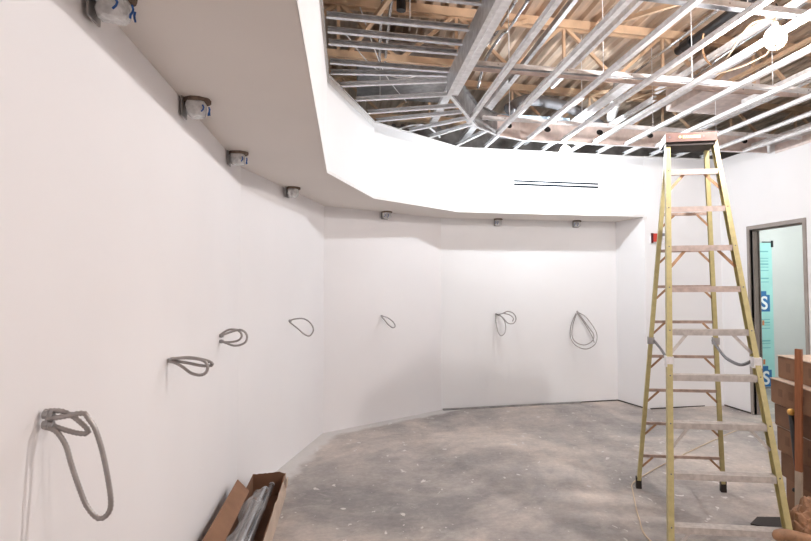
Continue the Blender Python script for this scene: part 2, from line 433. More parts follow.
for k, (a, b) in enumerate(J):
    bm = B(); sweep(bm, cprof(.040, .042, .003, 1, .007), (*a, CH+.014), (*b, CH+.014))
    if k < 6: lab = 'galvanized perimeter joist over the left upper wall, %s from the front of the frame' % ORD[k]
    elif k < 14: lab = 'galvanized perimeter joist fanning out at the curved corner, %s counting clockwise' % ORD[k-6]
    else: lab = 'galvanized perimeter joist above the slot diffuser wall, %s from the left' % ORD[k-14]
    o = obj('ceiling_joist', bm, M['galvw' if k > 6 else 'galv']); tag(o, lab, 'ceiling joist', 'perimeter ceiling joists')

# polygonal inner header: C studs, web outside, lip below
IN = [(.905, .6), (.905, 5.30), (1.40, 6.33), (1.745, 6.65), (2.08, 6.80), (5.62, 6.78)]
names = ['deep galvanized header beam running towards the camera beside the left joists', 'short header beam piece on the first bend past the long left beam',
         'short header beam piece between the two bends', 'small header beam piece where the pink beam begins', 'long pinkish punched header beam across the far side']
for k, (a, b) in enumerate(zip(IN, IN[1:])):
    w = .105 if k == 0 else .045; h = .19 if k == 0 else .26
    mm = M['galv'] if k == 0 else (M['galvd'] if k in (1, 2) else M['pinkstud'])
    t = thing('header_beam', names[k], 'ceiling beam', ((a[0]+b[0])/2, (a[1]+b[1])/2, GZ), group='header beams around the ceiling opening')
    bm = B(); sweep(bm, cprof(w, h, .004, 1), (*a, GZ), (*b, GZ)); obj('web', bm, mm, t)
    bm = B(); sweep(bm, [(0, -.004), (w if k == 0 else .03, -.004), (w if k == 0 else .03, 0), (0, 0)], (*a, GZ), (*b, GZ))
    if k == 0: sweep(bm, [(.040, -.010), (.044, -.010), (.044, -.003), (.040, -.003)], (*a, GZ), (*b, GZ))
    obj('bottom_lip', bm, M['galvw'], t)
    if k >= 2:
        n = V((a[1]-b[1], b[0]-a[0], 0)).normalized()*-1; L_ = (V(b)-V(a)).length
        cnt = max(1, int(L_/.62)); d = (V(b)-V(a)).normalized()
        for i in range(cnt):
            q = V(a)+d*(L_*(i+.5)/cnt)
            bm = B(); disc(bm, V((q.x, q.y, GZ+.16))+n*.0045, n, .035, .002, sx=1.3); obj('punchout', bm, M['hole'], t)
# bright strips running away from the camera
xs = [1.30+.4365*k for k in range(10)]
for k, x in enumerate(xs):
    y1 = 6.76 if x > 2.0 else (6.22 if x < 1.5 else 6.60)
    bm = B(); w = .042
    sweep(bm, uprof(w, .036, .003), (x, .8, GZ-.004), (x, y1, GZ-.004))
    for s in (-1, 1): sweep(bm, [(s*(w/2-.003), .033), (s*(w/2+.009), .033), (s*(w/2+.009), .036), (s*(w/2-.003), .036)], (x, .8, GZ-.004), (x, y1, GZ-.004))
    o = obj('furring_channel', bm, M['galvw']); tag(o, 'white galvanized furring channel running away overhead, %s from the left header beam' % ORD[k], 'furring channel', 'furring channels of the open ceiling')
# pale short strips between the pink beam and the upper wall
# cross carriers
def carrier(y, x0, x1, lab, m, w=.042, h=.04, z=GZ+.040):
    t = thing('cross_channel', lab, 'carrying channel', ((x0+x1)/2, y, z), group='carrying channels across the furring')
    bm = B(); sweep(bm, nprof(w, h, .003), (x0, y, z), (x1, y, z)); obj('channel', bm, m, t)
    xk = x0+.25
    while xk < x1: bm = B(); disc(bm, (xk, y-w/2-.0005, z+h*.5), (0, -1, 0), .007, .001, 10); obj('bolt', bm, M['galvd'], t); xk += .62
    return t
carrier(3.32, .98, 5.6, 'grey carrying channel crossing nearest the camera', M['galv'], .06, .045)
carrier(4.66, .98, 2.35, 'left length of the middle carrying channel, starting at the header beam', M['galv'], .05)
carrier(4.64, 2.20, 5.6, 'long pale middle length of carrying channel above the ladder', M['galvw'], .045)
carrier(4.80, .98, 5.6, 'tan tinted carrying channel just behind the middle one', M['pinkstud'], .05, .035, GZ+.06)
carrier(6.15, 1.45, 5.6, 'far carrying channel close in front of the pink beam', M['galvw'], .04)

# upper level C studs hung in the plenum
for k, (x, y0, y1, z, m_, w_) in enumerate([(1.62, 5.5, 8.4, 4.00, 'galvw', .09), (2.05, 5.2, 8.4, 4.02, 'galvw', .09), (2.95, 5.6, 8.3, 4.05, 'galvw', .12), (1.06, 5.3, 7.6, 4.02, 'galvw', .09), (3.9, 4.9, 8.0, 4.15, 'galvw', .06), (5.35, 2.0, 6.75, 3.72, 'galvw', .14),
        (1.62, 2.5, 5.7, 3.95, 'galv', .035), (2.08, 2.5, 5.7, 3.93, 'galvw', .035), (3.30, 2.8, 5.7, 3.96, 'galvw', .04), (4.40, 3.0, 5.7, 3.92, 'galvw', .04), (2.55, 6.0, 8.2, 3.96, 'galvw', .05), (3.45, 6.0, 8.2, 4.0, 'galvw', .05), (4.75, 5.0, 8.0, 4.0, 'galvw', .06)]):
    bm = B(); sweep(bm, cprof(w_, .05, .003, 1, .01), (x, y0, z), (x, y1, z))
    lab = ['plenum stud seen between the first two furring channels', 'plenum stud lying over the second and third furring channels', 'bright wide stud above the dark curved duct',
           'bright stud rising behind the first header bend', 'slim stud above the ladder top', 'wide pale stud beside the right wall', 'grey stud lying close above the second furring channel', 'pale stud close above the third furring channel', 'pale stud lying left of the drain pipe', 'pale stud near the work light, on its right',
           'short pale stud over the left part of the pink beam', 'short pale stud over the middle of the pink beam', 'pale stud over the right part of the pink beam'][k]
    tag(obj('plenum_stud', bm, M[m_]), lab, 'metal stud', 'studs laid in the plenum')

# steel joists that carry the deck
jj = [(1.78, 'nearest bar joist, mostly above the frame'), (3.82, 'tan bar joist above the grey front carrying channel'), (5.86, 'tan steel bar joist across the middle of the plenum'), (7.90, 'farthest tan bar joist above the pink beam')]
for y, lab in jj:
    t = thing('bar_joist', lab, 'steel joist', (2.3, y, 4.12), group='bar joists under the deck')
    bm = B(); box(bm, (-1.0, y-.06, DZ-.012), (9.9, y+.06, DZ)); box(bm, (-1.0, y-.06, DZ-.09), (9.9, y-.03, DZ-.012)); box(bm, (-1.0, y+.03, DZ-.09), (9.9, y+.06, DZ-.012)); obj('top_chord', bm, M['tan'], t)
    bm = B(); box(bm, (-1.0, y-.05, 4.13), (9.9, y+.05, 4.142)); box(bm, (-1.0, y-.05, 4.142), (9.9, y-.038, 4.20)); box(bm, (-1.0, y+.038, 4.142), (9.9, y+.05, 4.20)); obj('bottom_chord', bm, M['tan'], t)
    x = -.7; k = 0
    while x < 9.0:
        up = k % 2 == 0
        bm = B(); bar(bm, (x, y, 4.16 if up else DZ-.05), (x+.60, y, DZ-.05 if up else 4.16), .035, .04, (0, 1, 0)); obj('diagonal', bm, M['tan'], t)
        if up:
            bm = B(); bar(bm, (x+.60, y, 4.16), (x+.60, y, DZ-.05), .03, .03, (0, 1, 0)); obj('vertical', bm, M['tan'], t)
        x += .60; k += 1
# bridging between joists (long diagonals)
for k, (a, b) in enumerate([((1.25, 5.0, 4.17), (1.85, 5.80, 4.68)), ((2.95, 3.9, 4.2), (2.60, 5.8, 4.66)), ((4.3, 5.9, 4.2), (5.2, 3.9, 4.66)), ((.0, 5.86, 4.2), (.85, 3.9, 4.66)), ((3.3, 7.8, 4.66), (3.9, 5.95, 4.2))]):
    bm = B(); bar(bm, a, b, .04, .04)
    tag(obj('bridging_brace', bm, M['tan']), 'tan angle brace slanting between joists, ' + ['beside the electrical conduits', 'left of the black drain pipe', 'behind the hanging work light', 'over the left perimeter joists', 'over the dark curved duct'][k], 'brace', 'slanting joist braces')

# pipes and conduits
def pipe(name, pts, r, m, lab, cat, group=None, seg=10, coup=None):
    t = thing(name, lab, cat, tuple(sum(V(p)[i] for p in pts)/len(pts) for i in range(3)), group=group)
    bm = B(); tube(bm, smooth_path(pts, 6) if len(pts) > 2 else pts, r, seg); obj('tube', bm, m, t, smooth=True)
    if coup:
        for c, d in coup:
            bm = B(); c, d = V(c), V(d).normalized(); tube(bm, [c-d*r*1.6, c+d*r*1.6], r*1.45, seg); obj('coupling', bm, m, t)
    return t
g = 'electrical conduits'
pipe('conduit', [(1.40, 1., 4.3), (1.40, 4.9, 4.3), (1.36, 5.4, 4.27), (1.22, 5.9, 4.1), (1.15, 6.4, 3.98)], .014, M['emt'], 'left one of the paired steel conduits right of the header beam', 'conduit', g, coup=[((1.40, 4.75, 4.3), (0, 1, 0))])
pipe('conduit', [(1.50, 1., 4.3), (1.50, 4.8, 4.3), (1.44, 5.3, 4.27), (1.36, 5.6, 4.15), (1.34, 5.9, 3.95)], .014, M['emt'], 'right one of the paired steel conduits right of the header beam', 'conduit', g, coup=[((1.50, 4.65, 4.3), (0, 1, 0))])
pipe('conduit', [(.36, 4.6, 4.62), (.36, 4.9, 4.6), (.30, 5.3, 4.45), (.30, 5.8, 4.1)], .016, M['emt'], 'bent steel conduit above the left perimeter joists', 'conduit', g)
pipe('conduit', [(.42, 4.6, 4.62), (.42, 4.95, 4.6), (.38, 5.4, 4.45), (.36, 5.9, 4.1)], .016, M['emt'], 'second bent steel conduit above the left joists, nearer the header beam', 'conduit', g)
pipe('conduit', [(3.15, 3.4, 4.25), (3.15, 6.5, 4.25)], .014, M['emt'], 'straight steel conduit left of the work light', 'conduit', g)
pipe('conduit', [(3.9, 3.2, 4.3), (3.9, 5.2, 4.3), (3.92, 6.4, 4.2)], .013, M['emt'], 'steel conduit passing behind the caged work light', 'conduit', g)
pipe('drain_pipe', [(3.53, 2.2, 4.42), (3.53, 5.6, 4.42)], .045, M['black'], 'thick black drain pipe running above the furring channels', 'pipe', 'black pipes', coup=[((3.53, 5.4, 4.42), (0, 1, 0))])
pipe('drop_pipe', [(.47, 4.3, 4.68), (.47, 5.0, 4.66), (.46, 5.12, 4.50), (.46, 5.14, 4.36)], .03, M['black'], 'black pipe dropping down over the left joists', 'pipe', 'black pipes', coup=[((.46, 5.14, 4.38), (0, 0, 1))])
pipe('flexible_duct', [(1.95, 6.85, 4.05), (2.25, 7.05, 4.25), (2.7, 7.25, 4.3), (3.1, 7.3, 4.22), (3.5, 7.5, 4.1)], .075, M['strap'], 'dark curved flexible duct above the far pink beam', 'duct')
pipe('flexible_duct', [(3.0, 5.9, 4.25), (3.3, 6.6, 4.25), (3.6, 7.4, 4.2)], .07, M['wrap'], 'pale insulated duct beyond the ladder top', 'duct')
bm = B(); box(bm, (.1, 6.2, 4.22), (1.2, 7.3, 4.5)); tag(obj('sheet_metal_duct', bm, M['galvd']), 'sheet metal duct box deep above the curved corner joists', 'duct')
bm = B(); box(bm, (4.1, 6.0, 4.15), (4.9, 6.8, 4.6)); tag(obj('air_terminal_box', bm, M['pinkstud']), 'tan air terminal box above and right of the ladder', 'air box')
bm = B(); box(bm, (1.9, 7.2, 4.02), (2.9, 7.75, 4.10)); tag(obj('blue_insulation_batt', bm, mat('pale_blue_insulation', (.45, .6, .72), .8, vary=.2, scale=9)), 'pale blue insulation bundle behind the pink beam', 'insulation')
bm = B(); box(bm, (2.02, 7.35, CH+.115), (2.36, 7.72, CH+.19)); tag(obj('dark_junction_cover', bm, M['strap']), 'dark flat cover lying on joists over the slot diffuser', 'cover')
# red wire pieces over the bends
for k, pts in enumerate([[(1.74, 6.80, 3.78), (1.85, 6.88, 3.77), (1.93, 6.92, 3.74)], [(2.06, 6.95, 3.79), (2.2, 7.0, 3.77), (2.33, 6.98, 3.785)]]):
    bm = B(); tube(bm, smooth_path(pts, 5), .012, 6); tag(obj('red_cable', bm, M['red'], smooth=True), ['short red cable piece at the last header bend', 'red cable piece just right of the header bend'][k], 'cable', 'red cables')
# loose wires
wires = [([(3.55, 4.4, 4.1), (3.66, 4.3, 4.2), (3.62, 4.15, 4.02), (3.50, 4.2, 3.82)], 'cord', 'cream cable loop beside the work light', .009),
         ([(3.50, 4.2, 3.82), (3.35, 4.4, 3.76), (3.1, 4.9, 3.78), (2.8, 5.4, 3.74)], 'cord', 'cream cable trailing from the loop along the channels', .007),
         ([(2.88, 3.37, 3.68), (2.95, 3.7, 3.80), (3.1, 4.2, 3.74), (3.20, 4.55, 3.74)], 'cord', 'cream lamp lead from the caged work light back to the channels', .008),
         ([(3.10, 4.5, 4.1), (3.12, 4.55, 4.0), (3.18, 4.6, 3.92), (3.24, 4.6, 3.86)], 'brace', 'brown dangling wire over the middle channel', .010),
         ([(-.05, 5.6, 4.3), (.25, 5.75, 4.02), (.6, 5.9, 4.0), (.95, 5.95, 4.2)], 'galvw', 'pale hanger wire swagged over the corner joists', .006),
         ([(.1, 5.3, 4.4), (.35, 5.9, 4.05), (.65, 6.6, 3.98)], 'galvw', 'second pale hanger wire crossing the corner joists', .006),
         ([(.62, 7.2, 3.82), (.8, 7.28, 3.90), (1.0, 7.4, 3.93), (1.2, 7.6, 3.85)], 'galvw', 'curved pale wire lying on the upper wall at the corner', .012),
         ([(3.42, 3.98, 4.15), (3.45, 3.9, 3.98)], 'black', 'short black tie hanging beside the cream loop', .007)]
for pts, m_, lab, r in wires:
    bm = B(); tube(bm, smooth_path(pts, 8), r, 6); tag(obj('loose_wire', bm, M[m_], smooth=True), lab, 'wire', 'loose wires in the plenum')
# vertical hanger wires
hw = [(1.3, 4.66), (2.17, 4.66), (3.04, 4.64), (3.9, 4.64), (1.73, 3.32), (2.6, 3.32), (1.73, 6.15), (2.6, 6.15), (3.5, 6.15), (4.35, 6.15), (.45, 4.58), (.3, 6.2)]
hl = ['over the first furring channel', 'over the third furring channel', 'over the fifth furring channel', 'over the seventh furring channel', 'left end of the front carrying channel', 'middle of the front carrying channel',
      'left end of the far carrying channel', 'second along the far carrying channel', 'behind the ladder top', 'right along the far carrying channel', 'over the left joists', 'over the corner joists']
for (x, y), lab in zip(hw, hl):
    bm = B(); tube(bm, [(x+.03, y, CH-.11 if x > .9 else CH+.1), (x+.03, y, DZ)], .004, 6)
    tag(obj('hanger_wire', bm, M['galvw']), 'thin vertical hanger wire, ' + lab, 'wire', 'ceiling hanger wires')

# ------------------------------------------------------------------ caged work lights
def worklight(loc, lab, power, col):
    t = thing('caged_work_light', lab, 'work light', loc, group='string of caged work lights')
    x, y, z = loc
    m = mat('bulb_lit', (1, 1, 1), .4, emit=(col, power))
    bm = B(); sphere(bm, (x, y, z), .030, 20, 14, (1, 1, 1.2)); obj('bulb', bm, m, t, smooth=True)
    bm = B(); tube(bm, [(x, y, z+.045), (x, y, z+.11)], .022, 12); obj('socket', bm, M['cage'], t)
    bm = B()
    for k in range(6):
        a = k*PI/6; ca, sa = math.cos(a), math.sin(a)
        pts = [(x+ca*.072*math.sin(q)*s_, y+sa*.072*math.sin(q)*s_, z-.082*math.cos(q)) for s_ in (1,) for q in [i*2*PI/20 for i in range(20)]]
        tube(bm, pts, .0022, 5, closed=True)
    for zz, rr in ((-.05, .057), (0, .072), (.05, .057)):
        tube(bm, [(x+rr*math.cos(i*PI/10), y+rr*math.sin(i*PI/10), z+zz) for i in range(20)], .0022, 5, closed=True)
    obj('cage', bm, M['cage'], t)
    bm = B(); tube(bm, [(x, y, z+.11), (x+.01, y, z+.2)], .007, 6); obj('lead', bm, M['cord'], t)
K = 1.0
worklight((2.72, 6.92, 3.57), 'glaring work light hanging near the upper wall, left of the ladder top', 3700*K, (.90, .955, 1))
worklight((2.885, 3.37, 3.55), 'caged work light glowing among the channels, upper right', 5900*K, (1, .935, .91))
worklight((3.3, .2, 3.50), 'unseen fill lamp added behind the camera on the right', 3300*K, (1, .94, .92))  # out-of-view lamp, added to brighten the near walls
worklight((2.6, -2.6, 3.50), 'unseen fill lamp added at the rear of the room', 2600*K, (1, .94, .92))  # also added out of view as fill light
worklight((7.6, 7.3, 2.9), 'unseen lamp lighting the corridor beyond the door', 3200*K, (.95, 1, .98))  # unseen lamp, brightens the corridor walls

# ------------------------------------------------------------------ taped fixture boxes under the soffit
FB = [(-.812, 2.27, 0), (-.818, 3.46, 0), (-.825, 4.75, 0), (-.55, 6.30, -.26), (.53, 8.03, -1.05), (2.26, 8.575, -1.57), (3.56, 8.575, -1.57)]
FBL = ['largest nearest the camera at the top edge', 'second from camera with torn edge and blue streaks', 'third along the left wall, just before the corner',
       'on the short angled wall past the corner', 'above the fifth flexible conduit on the angled back wall', 'left one on the straight back wall', 'right one on the straight back wall']
for k, ((x, y, a), lab) in enumerate(zip(FB, FBL)):
    t = thing('fixture_box', 'wrapped fixture box under the soffit, ' + lab, 'fixture box', (x, y, SZ-.12), a, 'taped fixture boxes')
    rnd = random.Random(k)
    bm = B(); bmesh.ops.create_icosphere(bm, subdivisions=3, radius=1)
    for v in bm.verts:
        p = v.co.copy(); m_ = max(abs(p.x), abs(p.y), abs(p.z)*.9)
        q = p/m_*.6+p*.4
        n_ = noise.noise(p*2.3+V((k*3, 0, 0)))*.16
        v.co = V((q.x*.050, q.y*.052, q.z*.050))*(1+n_)+V((-.008, 0, .068))
    obj('wrapped_body', bm, M['wrap'], t, local=True)
    bm = B(); box(bm, (-.075, -.052, .012), (-.068, .052, .119)); obj('wall_bracket', bm, M['galvd'], t, local=True)
    bm = B(); ring = []
    pts = [(-.004+.064*math.cos(i*PI/10)*(1+.15*rnd.random()), .060*math.sin(i*PI/10)*(1+.15*rnd.random())) for i in range(20)]
    prism(bm, pts, .098, .1195); obj('torn_collar', bm, M['torn'], t, local=True)
    if k != 3:
        for q in range(3 if k < 3 else 2):
            bm = B()
            aa = -1.2+q*.75+rnd.random()*.3; r0 = .068
            pp = [(-.008+r0*math.cos(aa+.12*math.sin(i*1.3)), (.066)*math.sin(aa+.12*math.sin(i*1.3)), .075-.013*i) for i in range(4+q % 2)]
            tube(bm, pp, .0042, 6); obj('blue_tape', bm, M['tape'], t, local=True)

# ------------------------------------------------------------------ flexible conduits
def flexloop(an, loops, lab, r=.0078):
    t = thing('flexible_conduit', lab, 'flexible conduit', an, group='coiled flexible conduits on the walls')
    for pts in loops:
        bm = B(); tube(bm, resample(smooth_path(pts, 12), .0055), r, 8, rib=.15); obj('loop', bm, M['flex'], t, smooth=True)
    return t
def fitting(t, an, n):
    an, n = V(an), V(n)
    bm = B(); tube(bm, [an-n*.002, an+n*.026], .0125, 10); tube(bm, [an+n*.008, an+n*.014], .017, 6); obj('connector', bm, M['galvd'], t)
# 1: nearest
A = (-.889, 2.02, 1.43)
t = flexloop(A, [[ (-0.892, 2.02, 1.46), (-0.871, 2.02, 1.462), (-0.844, 2.02, 1.459), (-0.817, 2.02, 1.444), (-0.792, 2.02, 1.421), (-0.773, 2.02, 1.399), (-0.778, 2.02, 1.388), (-0.805, 2.02, 1.392), (-0.843, 2.02, 1.406), (-0.87, 2.02, 1.419), (-0.889, 2.02, 1.43) ],
                 [ (-0.887, 2.01, 1.417), (-0.866, 2.01, 1.41), (-0.847, 2.01, 1.393), (-0.827, 2.01, 1.356), (-0.813, 2.01, 1.305), (-0.795, 2.01, 1.247), (-0.772, 2.01, 1.182), (-0.753, 2.01, 1.15), (-0.733, 2.01, 1.132), (-0.715, 2.01, 1.138), (-0.703, 2.01, 1.161), (-0.704, 2.01, 1.2), (-0.715, 2.01, 1.267), (-0.73, 2.01, 1.338), (-0.75, 2.01, 1.403), (-0.77, 2.01, 1.437), (-0.778, 2.01, 1.45), (-0.797, 2.01, 1.452), (-0.829, 2.01, 1.446), (-0.866, 2.01, 1.442), (-0.887, 2.01, 1.444) ]],
         'largest flexible steel conduit, coiled out of the left wall nearest the camera', .0078)
fitting(t, (-.890, 2.015, 1.452), (1, 0, 0)); fitting(t, (-.890, 2.015, 1.422), (1, 0, 0))
t = flexloop((-.898, 3.30, 1.46), [[ (-0.894, 3.3, 1.462), (-0.846, 3.3, 1.471), (-0.799, 3.3, 1.472), (-0.741, 3.3, 1.46), (-0.702, 3.3, 1.446), (-0.689, 3.3, 1.432), (-0.706, 3.3, 1.425), (-0.75, 3.3, 1.429), (-0.808, 3.3, 1.444), (-0.856, 3.3, 1.453), (-0.894, 3.3, 1.457) ],
                 [ (-0.883, 3.28, 1.457), (-0.855, 3.28, 1.445), (-0.821, 3.28, 1.421), (-0.788, 3.28, 1.394), (-0.749, 3.28, 1.382), (-0.721, 3.28, 1.389), (-0.709, 3.28, 1.412), (-0.712, 3.28, 1.438), (-0.731, 3.28, 1.457), (-0.77, 3.28, 1.468), (-0.822, 3.28, 1.473), (-0.884, 3.28, 1.47) ]],
             'second flexible conduit on the left wall, flat double loop')
fitting(t, (-.900, 3.30, 1.46), (1, 0, 0))
t = flexloop((-.905, 4.57, 1.47), [[ (-0.907, 4.57, 1.488), (-0.873, 4.57, 1.517), (-0.839, 4.57, 1.531), (-0.791, 4.57, 1.526), (-0.763, 4.57, 1.503), (-0.759, 4.57, 1.474), (-0.783, 4.57, 1.449), (-0.831, 4.57, 1.439), (-0.906, 4.57, 1.441) ],
                 [ (-0.903, 4.55, 1.486), (-0.849, 4.55, 1.507), (-0.794, 4.55, 1.524), (-0.76, 4.55, 1.527), (-0.732, 4.55, 1.508), (-0.718, 4.55, 1.478), (-0.728, 4.55, 1.438), (-0.766, 4.55, 1.417), (-0.813, 4.55, 1.415), (-0.861, 4.55, 1.434), (-0.902, 4.55, 1.45) ]],
             'third flexible conduit on the left wall, rounded double loop just before the corner')
fitting(t, (-.906, 4.56, 1.487), (1, 0, 0)); fitting(t, (-.906, 4.56, 1.446), (1, 0, 0))
n4 = V((.966, -.258, 0)); a4 = V((-.607, 6.49, 1.485)); u4 = V((.258, .966, 0))
def L4(o, s, z): p = a4+n4*o+u4*s; return (p.x, p.y, a4.z+z)
t = flexloop(tuple(a4), [[L4(.005, 0, 0), L4(.07, .0, .02), L4(.16, .01, .02), L4(.23, .02, -.03), L4(.255, .03, -.10), L4(.22, .03, -.16), L4(.17, .02, -.15), L4(.10, .01, -.09), L4(.005, 0, -.01)]],
             'single teardrop flexible conduit on the short angled wall')
fitting(t, L4(0, 0, 0), n4)
n5 = V((.511, -.859, 0)); a5 = V((.458, 8.104, 1.445)); u5 = V((.859, .511, 0))
def L5(o, s, z): p = a5+n5*o+u5*s; return (p.x, p.y, a5.z+z)
t = flexloop(tuple(a5), [[L5(.003, 0, 0), L5(.10, .03, -.02), L5(.20, .05, -.07), L5(.27, .04, -.13), L5(.255, .01, -.15), L5(.18, -.01, -.11), L5(.09, -.01, -.05), L5(.003, 0, -.01)]],
             'narrow edge-on flexible conduit on the angled back wall')
fitting(t, L5(0, 0, 0), n5)
t = flexloop((2.235, 8.654, 1.42), [[(2.235, 8.65, 1.42), (2.29, 8.60, 1.40), (2.34, 8.52, 1.30), (2.33, 8.47, 1.16), (2.27, 8.48, 1.10), (2.23, 8.52, 1.16), (2.22, 8.6, 1.3), (2.232, 8.65, 1.41)],
                                    [(2.235, 8.65, 1.42), (2.28, 8.50, 1.43), (2.34, 8.36, 1.47), (2.42, 8.32, 1.44), (2.46, 8.33, 1.36), (2.42, 8.34, 1.29), (2.34, 8.38, 1.30), (2.29, 8.48, 1.38), (2.24, 8.64, 1.415)],
                                    [(2.30, 8.45, 1.44), (2.36, 8.32, 1.42), (2.41, 8.30, 1.37), (2.40, 8.32, 1.32)]],
             'small tangled flexible conduit left of centre on the back wall', .0075)
fitting(t, (2.235, 8.655, 1.42), (0, -1, 0))
t = flexloop((3.57, 8.654, 1.44), [[(3.57, 8.65, 1.44), (3.60, 8.60, 1.38), (3.71, 8.54, 1.20), (3.78, 8.50, 1.08), (3.74, 8.47, .98), (3.60, 8.44, .93), (3.47, 8.45, .97), (3.41, 8.48, 1.07), (3.46, 8.56, 1.24), (3.55, 8.63, 1.40)],
                                   [(3.575, 8.65, 1.43), (3.68, 8.58, 1.36), (3.80, 8.52, 1.18), (3.83, 8.48, 1.05), (3.77, 8.44, .93), (3.61, 8.40, .87), (3.46, 8.42, .92), (3.38, 8.46, 1.04), (3.42, 8.54, 1.23), (3.54, 8.63, 1.41)],
                                   [(3.565, 8.65, 1.42), (3.64, 8.6, 1.3), (3.76, 8.55, 1.08), (3.80, 8.52, .95)]],
             'large hanging flexible conduit coil right of centre on the back wall', .0075)
fitting(t, (3.57, 8.655, 1.44), (0, -1, 0))

# ------------------------------------------------------------------ step ladder
LX, LY, LA = 2.701, 4.153, -.374
t = thing('step_ladder', 'tall yellow-green fibreglass step ladder standing open on the concrete floor', 'ladder', (LX, LY, 0), LA)
T = 2.9; FT = .3048
def fr(h, s, e=0.):  # front rail inner point, local
    k = h/T; return V((s*((.355)*(1-k)+.166*k+e), -1.037*(1-k)-.1*k, h))
def rr_(h, s, e=0.):
    k = h/T; return V((s*((.353)*(1-k)+.143*k+e), .649*(1-k)+.1*k, h))
def rail(fn, s, h0, h1, fl, dp, sgn):
    # C: web outside, flanges inwards; sweep with up = local -y/+y depth direction
    p0, p1 = fn(h0, s, 0), fn(h1, s, 0)
    bm = B(); d = (p1-p0).normalized(); xa = V((1, 0, 0)); xa = (xa-d*xa.dot(d)).normalized(); ya = d.cross(xa)
    def q(p, x_, y_): return p+xa*(s*x_)+ya*y_
    # x_: 0 inner edge of flange .. fl outer web ; y_: -dp/2..dp/2
    t_ = .005
    pr = [(0, -dp/2), (fl, -dp/2), (fl, dp/2), (0, dp/2), (0, dp/2-t_), (fl-t_, dp/2-t_), (fl-t_, -dp/2+t_), (0, -dp/2+t_)]
    a = [bm.verts.new(q(p0, *c)) for c in pr]; b = [bm.verts.new(q(p1, *c)) for c in pr]
    for i in range(8): bm.faces.new((a[i], a[(i+1) % 8], b[(i+1) % 8], b[i]))
    bm.faces.new(a[::-1]); bm.faces.new(b)
    return bm
for s in (-1, 1):
    obj('front_rail', rail(fr, s, .06, 2.99, .036, .078, 1), M['fiber'], t, local=True)
    obj('rear_rail', rail(rr_, s, .075, 2.97, .034, .045, 1), M['fiber'], t, local=True)
    for fn, dp in ((fr, .09), (rr_, .055)):
        bm = B(); p = fn(.04, s, .017)
        box(bm, (p.x-.024, p.y-dp/2, 0), (p.x+.024, p.y+dp/2, .10 if fn is rr_ else .07)); obj('rubber_foot', bm, M['rubber'], t, local=True)
for k in range(1, 10):
    h = k*FT; l, r = fr(h, -1), fr(h, 1); yf = l.y-.038; yb = l.y+.042
    bm = B(); w = r.x+.002
    lipf = .040
    box(bm, (-w, yf, h-.004), (w, yb, h)); box(bm, (-w, yf-.003, h-lipf), (w, yf+.001, h+.001)); box(bm, (-w, yb-.003, h-.03), (w, yb, h-.004))
    for i in range(6): box(bm, (-w, yf+.008+i*.012, h), (w, yf+.012+i*.012, h+.002))
    st = obj('step', bm, M['alu'] if k < 6 else M['alupink'], t, local=True)
    # rivets on the rails
    for s in (-1, 1):
        p = fr(h-.018, s, .018)
        for dz in (-.018, .014): bm = B(); disc(bm, (p.x, p.y-.0395, p.z+dz), (0, -1, 0), .005, .003, 8); obj('rivet', bm, M['strap'], t, local=True)
    if k in (1, 3, 5, 7, 9):
        for s in (-1, 1):
            a = fr(h-.03, s); a = V((a.x-s*.10, a.y-.01, h-.035)); b = fr(h-.15, s); b = V((b.x+s*.004, b.y-.005, h-.16))
            bm = B(); bar(bm, a, b, .022, .006, (0, 1, 0)); obj('step_brace', bm, M['brace'] if k > 6 else M['alu'], t, local=True)
for k in range(1, 9):
    h = k*FT; r = rr_(h, 1); bm = B(); box(bm, (-r.x, r.y-.012, h-.012), (r.x, r.y+.012, h+.012)); obj('rear_rung', bm, M['rung'], t, local=True)
    for s in (-1, 1):
        p = rr_(h, s); q = rr_(h-.10, s)
        bm = B(); bar(bm, (p.x-s*.085, p.y-.012, h-.008), (q.x+s*.002, q.y-.012, h-.10), .018, .005, (0, 1, 0)); obj('rung_brace', bm, M['brace'], t, local=True)
# cap
bm = B()
cw = .205; z0 = 2.975; z1 = 3.045; ZC = z0+.025
cr = .186
box(bm, (-cw, -.155, z1-.008), (cr, .135, z1)); box(bm, (-cw, -.155, z0), (cr, -.147, z1-.008)); box(bm, (-cw, .127, z0), (cr, .135, z1-.008))
box(bm, (-cw, -.147, z0), (-cw+.006, .127, z1-.008)); box(bm, (cr-.006, -.147, z0), (cr, .127, z1-.008))
cap = obj('top_cap', bm, M['cap'], t, local=True)
bm = B(); box(bm, (-cw+.012, -.140, z0-.028), (cr-.012, .12, z0+.004)); obj('hinge_plate', bm, M['rubber'], t, local=True)
bm = B(); box(bm, (-.075, -.1575, ZC), (.060, -.155, ZC+.022)); obj('label_strip', bm, M['caplabel'], cap, local=True)
bm = B(); disc(bm, (-.095, -.1555, ZC+.012), (0, -1, 0), .011, .002, 10); obj('label_emblem', bm, M['caplabel'], cap, local=True)
for i in range(4):
    x = -.062+i*.016; bm = B(); bar(bm, (x, -.1585, ZC+.003), (x+.010, -.1585, ZC+.020), .004, .001, (0, 1, 0)); obj('label_print', bm, M['cap'], cap, local=True)
for x in (.085, -.175): bm = B(); disc(bm, (x, -.1555, ZC+.012), (0, -1, 0), .007, .002, 10); obj('cap_screw', bm, M['strap'], cap, local=True)
